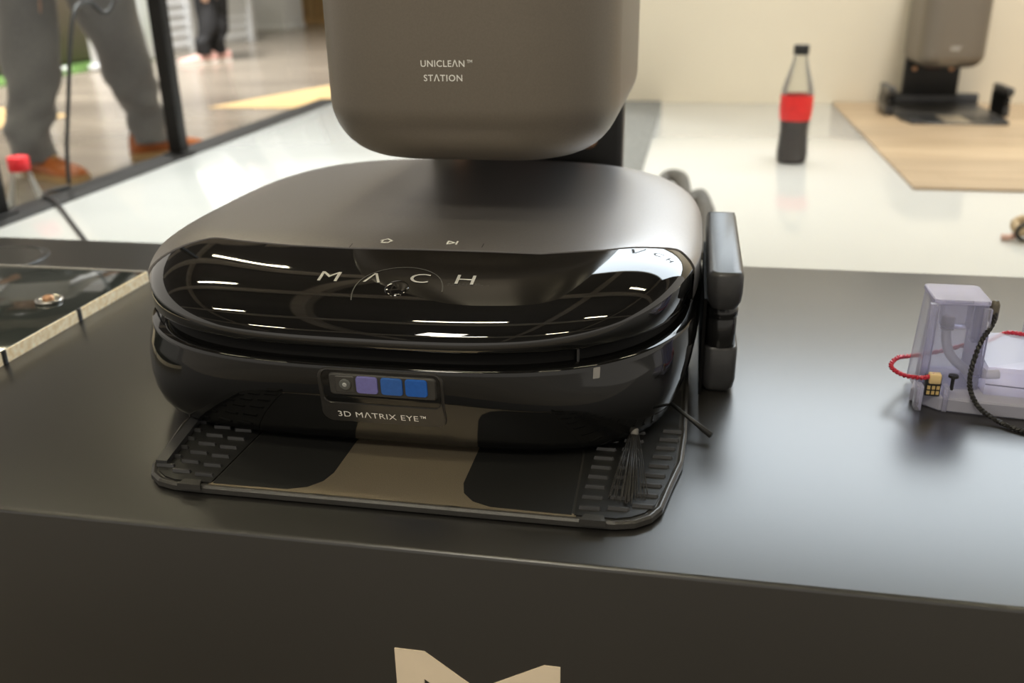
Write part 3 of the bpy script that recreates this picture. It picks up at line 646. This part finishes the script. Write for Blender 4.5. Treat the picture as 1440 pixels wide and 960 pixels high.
def shoe(parent, heel, toe, m_up, m_sole, m_lace, h=0.085, wd=0.05, flashy=False):
    heel = Vector(heel); toe = Vector(toe); d = (toe - heel); L = d.length; d.normalize(); s = Vector((-d.y, d.x, 0))
    def ring(t, w_, zt, zb=0.018):
        c = heel + d * (t * L); return [c + s * (w_ * math.cos(a)) + Vector((0, 0, zb + max(0, (zt - zb) * math.sin(a)) if math.sin(a) > 0 else zb)) for a in (2 * PI * i / 20 for i in range(20))]
    prof_ = [(0.0, wd * .35, h * .75), (0.03, wd * .6, h * 1.0), (0.12, wd * .72, h * 1.12), (0.25, wd * .76, h * 1.1), (0.38, wd * .80, h * .98), (0.52, wd * .88, h * .80), (0.68, wd * .98, h * .64), (0.82, wd * .95, h * .55), (0.93, wd * .72, h * .45), (1.0, wd * .32, h * .32)]
    up = obj('shoe', loft([ring(*p_) for p_ in prof_]), m_up, parent, smooth=True)
    outl = [(0.0, .45), (0.04, .72), (0.2, .82), (0.4, .84), (0.55, .94), (0.7, 1.04), (0.83, 1.0), (0.95, .75), (1.01, .38)]
    pts = [heel + d * (t * L) + s * (w_ * wd) for t, w_ in outl] + [heel + d * (t * L) - s * (w_ * wd) for t, w_ in reversed(outl)]
    obj('sole', loft([[(p.x, p.y, z) for p in pts] for z in (0.0, 0.022)]), m_sole, up)
    bm = bmesh.new()
    for k_ in range(4):
        t = 0.40 + 0.075 * k_; zt = h * (0.98 - 0.115 * k_)
        c = heel + d * (t * L); tube([c + s * (wd * .45) + Vector((0, 0, zt * 0.86)), c + Vector((0, 0, zt + 0.004)), c - s * (wd * .45) + Vector((0, 0, zt * 0.86))], 0.0035, 6, bm=bm)
    obj('laces', bm, m_lace, up, smooth=True)
    return up
def person(label, base, joints, m_skin, m_top, m_trs, m_hair, legs, shoes, seed, shoe_mats, height, facing):
    """joints are in metres above base, relative to base; the body is one skinned mesh, clothes and shoes are children"""
    b = Vector(base); me = bpy.data.meshes.new('person')
    V, E, Rd = [], [], []
    def v(p, r): V.append(p); Rd.append(r); return len(V) - 1
    def e(a, c): E.append((a, c))
    f = Vector((math.cos(facing), math.sin(facing), 0)); sd = Vector((-f.y, f.x, 0)); hip = Vector(joints['hip'])
    pel = v(hip, 0.115); wa = v(hip + Vector((0, 0, .18)), 0.11); ch = v(hip + Vector((0, 0, .40)), 0.135); nk = v(hip + Vector((0, 0, .56)), 0.05); hd = v(hip + Vector((0, 0, .66)) + f * .02, 0.075); tp_ = v(hip + Vector((0, 0, .77)) + f * .015, 0.07)
    for a, c in ((pel, wa), (wa, ch), (ch, nk), (nk, hd), (hd, tp_)): e(a, c)
    for s_ in (1, -1):
        sh = v(hip + Vector((0, 0, .50)) + sd * (.19 * s_), 0.058); el = v(hip + Vector((0, 0, .22)) + sd * (.25 * s_) - f * .03, 0.042); wr = v(hip + Vector((0, 0, .02)) + sd * (.24 * s_) + f * .12, 0.029); pm = v(hip + Vector((0, 0, -.05)) + sd * (.235 * s_) + f * .17, 0.032)
        e(ch, sh); e(sh, el); e(el, wr); e(wr, pm)
        for k_ in range(4):
            a = hip + sd * (.235 * s_) + f * (.185) + Vector((0, 0, -.075)) + f * ((k_ - 1.5) * .018)
            L_ = (.055, .07, .075, .06)[k_]
            f1 = v(a, .0095); f2 = v(a + Vector((0, 0, -L_ * .6)) + f * .008, .009); f3 = v(a + Vector((0, 0, -L_)) - f * .004, .007); e(pm, f1); e(f1, f2); e(f2, f3)
        th = v(hip + sd * (.235 * s_) + f * .225 + Vector((0, 0, -.045)), .011); t2 = v(hip + sd * (.232 * s_) + f * .245 + Vector((0, 0, -.075)), .009); e(pm, th); e(th, t2)
    for lg in legs:
        prev = pel
        for x, y, z, r in lg['bones']:
            k_ = v(Vector((x, y, z)) - b, r); e(prev, k_); prev = k_
    me.from_pydata(V, E, []); o = bpy.data.objects.new('person', me); col.objects.link(o); o.location = b
    md = o.modifiers.new('skin', 'SKIN'); md.use_smooth_shade = True
    if not me.skin_vertices: me.skin_vertices.new()
    for i, r in enumerate(Rd): me.skin_vertices[0].data[i].radius = (r, r)
    me.skin_vertices[0].data[0].use_root = True
    sm = o.modifiers.new('sub', 'SUBSURF'); sm.levels = 1; sm.render_levels = 1
    me.materials.append(m_skin); tag(o, label, 'person')
    # face
    hc_ = hip + Vector((0, 0, .66)) + f * .02
    for s_ in (1, -1):
        obj('eye', lathe([(.001, -.011), (.008, -.008), (.011, 0), (.008, .008), (.001, .011)], 10, c=hc_ + f * .085 + sd * (.03 * s_) + Vector((0, 0, .035))), mat('eye_white', (.7, .7, .68), .2, noise=.05), o, smooth=True)
        obj('ear', loft([ell(hc_ + sd * (.082 * s_) + Vector((0, 0, z)), r * .35, r, n=10) for z, r in ((-.01, .004), (.005, .014), (.03, .018), (.05, .012))]), m_skin, o, smooth=True)
    obj('nose', loft([ell(hc_ + f * (.085 + dy) + Vector((0, 0, z)), r, r, n=10) for z, r, dy in ((-.012, .006, 0), (-.005, .014, .008), (.015, .010, .006), (.04, .006, 0))]), m_skin, o, smooth=True)
    obj('mouth', tube([hc_ + f * .078 + sd * x + Vector((0, 0, -.04)) for x in (-.024, 0, .024)], .005, 8), mat('lips', (.45, .2, .17), .5, noise=.05), o, smooth=True)
    obj('hair', lathe([(.100, .64 + .06), (.105, .64 + .11), (.085, .64 + .17), (.04, .64 + .205), (.002, .64 + .21)], 24, c=hip - f * .012), m_hair, o, smooth=True)
    # shirt
    rg = [(0, .155, .13), (.12, .15, .12), (.25, .155, .125), (.40, .18, .14), (.48, .17, .12), (.53, .10, .08), (.56, .07, .065)]
    ang = math.atan2(sd.y, sd.x)
    obj('shirt', loft([ell(hip + Vector((0, 0, z - .02)), rx, ry, n=28, rz=ang) for z, rx, ry in rg]), m_top, o, smooth=True)
    for s_ in (1, -1):
        pts = [hip + Vector((0, 0, .49)) + sd * (.13 * s_), hip + Vector((0, 0, .49)) + sd * (.19 * s_), hip + Vector((0, 0, .22)) + sd * (.25 * s_) - f * .03, hip + Vector((0, 0, .04)) + sd * (.242 * s_) + f * .11]
        obj('sleeve', tube(smooth_path(pts, 5), .06, 14, radii=[.075 - .032 * min(1, i / 14) for i in range(16)]), m_top, o, smooth=True)
    # trousers
    bm = loft([ell(hip + Vector((0, 0, z)), rx, ry, n=28, rz=ang) for z, rx, ry in ((-.13, .10, .09), (-.07, .165, .135), (0.0, .17, .138), (.08, .16, .13), (.10, .158, .128))])
    for i, lg in enumerate(legs):
        leg_loft([(x - b.x, y - b.y, z - b.z, rx, ry) for x, y, z, rx, ry in lg['cloth']], bm=bm, wr=0.010 if seed == 1 else 0.003, seed=seed + i * 2)
    obj('trousers', bm, m_trs, o, smooth=True)
    for hl, to in shoes: shoe(o, Vector(hl) - b, Vector(to) - b, *shoe_mats)
    return o
skin = mat('skin', (0.52, 0.32, 0.23), 0.5, noise=0.05)
grey_wool = mat('grey_wool', (0.135, 0.140, 0.150), 0.9, noise=0.18, nscale=180, sheen=0.4, bump=0.4, bscale=900)
# man: left foot near (-2.05, 2.35), right foot near (-1.90, 2.78)
Lf = Vector((-2.08, 2.33, FLOOR)); Rf = Vector((-1.93, 2.74, FLOOR))
def knee(px, py, dist):  d = ray(px, py); return CAM + d * (dist / F_PX)
def depth(p): return (R.transposed() @ (Vector(p) - CAM)).z
la = Vector((-2.10, 2.345, FLOOR + 0.10)); ra = Vector((-1.90, 2.755, FLOOR + 0.10))
kl = knee(46, 100, depth(la) * 1.0); tl = knee(34, 5, depth(la) * 1.0)
kr = knee(178, 92, depth(ra) * 0.965); tr = knee(146, 5, depth(ra) * 0.93)
hipP = Vector(((tl.x + tr.x) / 2, (tl.y + tr.y) / 2, FLOOR + 0.92))
print('man', kl, tl, kr, tr, hipP)
def cloth(an, kn, tp_, hp, w0, w1, w2):
    return [(an.x, an.y, an.z - 0.040, w0, w0 * 1.05), (an.x, an.y, an.z + 0.06, w0 * 1.0, w0), (kn.x * .55 + an.x * .45, kn.y * .55 + an.y * .45, kn.z * .55 + an.z * .45, (w0 + w1) / 2, (w0 + w1) / 2),
            (kn.x, kn.y, kn.z, w1, w1 * 1.05), (tp_.x, tp_.y, tp_.z, w2, w2 * 1.05), (hp.x, hp.y, hp.z, w2 * 1.06, w2 * 1.1)]
hl_ = hipP + (tl - tr).normalized() * 0.085; hr_ = hipP - (tl - tr).normalized() * 0.085
hl_.z = hr_.z = FLOOR + 0.90
legs = [dict(bones=[(*hl_, .075), (*kl, .05), (*la, .028), (Lf.x + .08, Lf.y - .02, FLOOR + .025, .012)], cloth=cloth(la, kl, tl, hl_, .074, .088, .105)),
        dict(bones=[(*hr_, .075), (*kr, .05), (*ra, .028), (Rf.x + .04, Rf.y + .06, FLOOR + .025, .012)], cloth=cloth(ra, kr, tr, hr_, .070, .090, .108))]
brown = mat('brown_leather', (0.36, 0.105, 0.025), 0.35, noise=0.25, nscale=25); tan_l = mat('lace_tan', (0.55, 0.42, 0.22), 0.7, noise=0.2); gum = mat('gum_sole', (0.40, 0.26, 0.12), 0.6, noise=0.1)
person('person in grey wool trousers and brown leather shoes standing beyond the stage edge', (hipP.x, hipP.y, FLOOR), {'hip': (0, 0, 0.92)}, skin, mat('shirt_white', (.6, .6, .6), .8, noise=.05), grey_wool, mat('hair_dark', (.03, .02, .015), .5, noise=.3), legs,
       [((-2.16, 2.385, FLOOR), (-1.885, 2.295, FLOOR)), ((-1.955, 2.70, FLOOR), (-1.755, 2.92, FLOOR))], 1, (brown, gum, tan_l, 0.098, 0.054), 1.8, -0.5)
# second person by the kiosk
fa = onz(292, 88, FLOOR); 
la2 = Vector((fa.x - 0.02, fa.y, FLOOR + .10)); ra2 = Vector((fa.x + 0.03, fa.y + .14, FLOOR + .10))
k2 = knee(292, 34, depth(la2)); t2_ = knee(284, -28, depth(la2)); k3 = k2 + Vector((.03, .13, 0)); t3_ = t2_ + Vector((.03, .13, 0))
h2 = (t2_ + t3_) / 2; h2.z = FLOOR + .90
legs2 = [dict(bones=[(h2.x, h2.y - .07, h2.z, .07), (*k2, .045), (*la2, .026), (la2.x - .04, la2.y - .08, FLOOR + .025, .012)], cloth=cloth(la2, k2, t2_, h2 + Vector((0, -.07, 0)), .062, .076, .095)),
         dict(bones=[(h2.x, h2.y + .07, h2.z, .07), (*k3, .045), (*ra2, .026), (ra2.x - .04, ra2.y - .08, FLOOR + .025, .012)], cloth=cloth(ra2, k3, t3_, h2 + Vector((0, .07, 0)), .062, .076, .095))]
pk = mat('pink_knit', (0.72, 0.42, 0.38), 0.7, noise=0.2, nscale=60); wsole = mat('white_sole', (.75, .72, .70), .6, noise=.05)
person('person in black trousers and pink sneakers walking past the white kiosk', (h2.x, h2.y, FLOOR), {'hip': (0, 0, 0.90)}, skin, mat('coat_black', (.02, .02, .022), .8, noise=.1), mat('black_cloth', (.010, .010, .012), .85, noise=.2, nscale=150), mat('hair_brown', (.06, .035, .02), .5, noise=.3), legs2,
       [(tuple(la2 + Vector((.07, .07, -.10))), tuple(la2 + Vector((-.14, -.16, -.10)))), (tuple(ra2 + Vector((.07, .07, -.10))), tuple(ra2 + Vector((-.14, -.16, -.10))))], 2, (pk, wsole, wsole, 0.08, 0.052), 1.7, -2.3)

# ------------------------------------------------------------------ neighbouring booths across the aisle
white_p = mat('kiosk_white', (0.70, 0.72, 0.74), 0.55, noise=0.03)
KX = -4.32
ks = thing('market_kiosk', 'white clapboard kiosk front with corner posts across the aisle', 'kiosk', (KX, 7.85, FLOOR))
KO = Vector((KX, 7.85, FLOOR))
obj('kiosk_core', rel(boxbm(KX - 1.4, KX - 0.03, 6.90, 8.80, FLOOR, FLOOR + 2.3), KO), white_p, ks)
for i in range(26):
    z0 = FLOOR + 0.06 + i * 0.085
    for a, b in ((6.95, 7.52), (7.60, 8.72)):
        bm = bmesh.new(); vs_ = [bm.verts.new(p) for p in ((KX - 0.031, a, z0), (KX - 0.016, a, z0), (KX - 0.027, a, z0 + 0.088), (KX - 0.031, a, z0 + 0.088), (KX - 0.031, b, z0), (KX - 0.016, b, z0), (KX - 0.027, b, z0 + 0.088), (KX - 0.031, b, z0 + 0.088))]
        for f in ((0, 1, 2, 3), (7, 6, 5, 4), (0, 4, 5, 1), (1, 5, 6, 2), (2, 6, 7, 3), (3, 7, 4, 0)): bm.faces.new([vs_[q_] for q_ in f])
        obj('clapboard', rel(bm, KO), white_p, ks)
for a, b in ((6.88, 6.96), (7.52, 7.60), (8.72, 8.81)): obj('corner_post', rel(boxbm(KX - 0.05, KX + 0.03, a, b, FLOOR, FLOOR + 2.3), KO), white_p, ks, bevel=0.004)
obj('counter_rail', rel(boxbm(KX - 0.04, KX + 0.05, 7.60, 8.72, FLOOR + 0.62, FLOOR + 0.66), KO), mat('rail_grey', (0.45, 0.45, 0.44), 0.5, noise=0.05), ks, bevel=0.003)
# white pillar further on
wp = thing('exhibit_pillar', 'plain white square pillar beyond the clapboard kiosk', 'pillar', (-5.0, 10.95, FLOOR))
obj('shaft', boxbm(-0.35, 0.22, -0.3, 0.3, 0.05, 2.6), white_p, wp, bevel=0.01)
obj('plinth', boxbm(-0.36, 0.23, -0.31, 0.31, 0, 0.05), white_p, wp, bevel=0.005)
sl = thing('slatted_screen', 'brown vertical wood slat screen far down the aisle', 'screen', (-4.9, 12.2, FLOOR))
for i in range(18): obj('slat', boxbm(-0.9 + i * 0.1, -0.9 + i * 0.1 + 0.065, 0, 0.04, 0.06, 2.4), mat('slat_wood_%d' % (i % 2), ((0.34, 0.21, 0.08), (0.40, 0.26, 0.11))[i % 2], 0.6, noise=0.2, nscale=12), sl)
obj('bottom_rail', boxbm(-0.92, 0.92, -0.01, 0.05, 0, 0.06), mat('slat_wood_0', (0, 0, 0)), sl); obj('backing', boxbm(-0.9, 0.9, 0.04, 0.06, 0.06, 2.4), M_DARK, sl)
# dark exhibit box on a strip of turf
db = thing('exhibit_cabinet', 'dark olive exhibit cabinet standing on green turf across the aisle', 'cabinet', (-4.85, 6.1, FLOOR + 0.012))
obj('cabinet_body', boxbm(-0.75, 0.22, -1.3, 0.55, 0.02, 1.6), mat('cabinet_olive', (0.15, 0.12, 0.085), 0.6, noise=0.1), db, bevel=0.006)
obj('plinth', boxbm(-0.72, 0.19, -1.27, 0.52, 0, 0.02), M_DARK, db)
tf = obj('turf_strip', boxbm(-5.9, -4.22, 4.2, 6.72, FLOOR, FLOOR + 0.012), mat('turf_green', (0.075, 0.155, 0.03), 0.9, noise=0.4, nscale=60, bump=0.8, bscale=250)); tag(tf, 'bright green artificial turf mat under the dark cabinet', 'turf')
ss = thing('sign_stand', 'thin white sign stand on the edge of the green turf', 'sign stand', (*onz(82, 100, FLOOR + 0.012).xy, FLOOR + 0.012))
obj('foot_bar', boxbm(-0.10, 0.10, -0.10, 0.02, 0, 0.03), white_p, ss, bevel=0.004); obj('upright', tube([(-0.05, -0.03, 0.03), (-0.11, -0.05, 0.30), (-0.13, -0.06, 0.9)], 0.018, 8), white_p, ss, smooth=True); obj('sign_board', boxbm(-0.16, -0.11, -0.22, 0.12, 0.30, 0.40), white_p, ss, bevel=0.004)
pp = onz(140, 97, FLOOR + 0.012)
pt = thing('roll_up_banner', 'narrow white roll up banner edge standing beside the dark cabinet', 'banner', (pp.x + 0.02, pp.y, FLOOR)); 
obj('banner_base', boxbm(-0.03, 0.03, -0.12, 0.06, 0.0, 0.05), white_p, pt, bevel=0.01); obj('banner_sheet', boxbm(-0.006, 0.006, -0.10, 0.05, 0.05, 1.9), white_p, pt)
# tan floor mats in the aisle
mtan = mat('mat_tan', (0.52, 0.36, 0.16), 0.55, noise=0.12, nscale=5)
for lab, pts in (('tan floor mat lying in the aisle behind the tower', [(-2.35, 4.06), (-1.25, 4.12), (-1.2, 5.0), (-2.05, 5.05)]), ('pale tan floor mat lying left of the grey trousers', [(-3.6, 3.2), (-2.9, 3.35), (-2.95, 3.75), (-3.9, 4.1)])):
    o = obj('floor_mat', prism(pts, FLOOR, FLOOR + 0.004), mtan); tag(o, lab, 'mat')

# ------------------------------------------------------------------ the hall overhead and the booth's side wall (seen in reflections)
dk = mat('ceiling_dark', (0.16, 0.15, 0.145), 0.9, noise=0.1, nscale=1)
struct(obj('ceiling', boxbm(-16, 14, -12, 22, 7.2, 7.3), dk))
beam = mat('beam_brown', (0.62, 0.56, 0.48), 0.7, noise=0.1, nscale=2)
for i in range(5): struct(obj('trim_%d' % (i + 2), boxbm(-14, 12, -6 + i * 4.2, -5.7 + i * 4.2, 6.3, 6.9), beam))
for i in range(4): struct(obj('trim_%d' % (i + 7), boxbm(-8 + i * 4.6, -7.75 + i * 4.6, -10, 16, 6.9, 7.2), beam))
lampm = mat('lamp_diffuser', (0.9, 0.88, 0.75), 0.5, emit=(1.0, 0.90, 0.62), estr=42.0, noise=0.01)
hz = mat('lamp_housing', (0.4, 0.4, 0.4), 0.5, noise=0.05)
for i in range(3):
    for j in range(4):
        t = thing('strip_lamp', 'long fluorescent strip lamp hung below the hall ceiling', 'lamp', (-5 + i * 4.2, -5 + j * 4.0, 5.9), 0, 'strip lamps of the hall ceiling')
        obj('housing', boxbm(-0.8, 0.8, -0.08, 0.08, 0.03, 0.10), hz, t); obj('diffuser', boxbm(-0.78, 0.78, -0.06, 0.06, 0.0, 0.03), lampm, t)
        obj('hanger', boxbm(-0.01, 0.01, -0.01, 0.01, 0.10, 1.3), hz, t)
# backlit sign high on the back wall: it lights the stage and mirrors in the robot's lid
sg = thing('lightbox_sign', 'large white backlit sign with dark letters high on the cream wall', 'sign', (1.15, 2.40, 1.75))
SO = Vector((1.15, 2.40, 1.75))
obj('sign_frame', rel(boxbm(-0.27, 2.57, 2.36, 2.398, 1.10, 2.80), SO), white_p, sg, bevel=0.003)
obj('light_panel', rel(boxbm(-0.25, 2.55, 2.352, 2.36, 1.12, 2.78), SO), mat('sign_light', (0.8, 0.8, 0.8), 0.5, emit=(0.80, 0.91, 1.0), estr=4.4, noise=0.01), sg)
for ch, x in (('M', -0.12), ('\u039b', 0.33), ('C', 0.80), ('H', 1.26)):
    obj('letter', rel(map_mesh(text_mesh(ch, 0.24, 1, 0.012), lambda u, v, x=x: (x + u * 1.25, 2.350, 1.62 + v)), SO), M_DARK, sg)
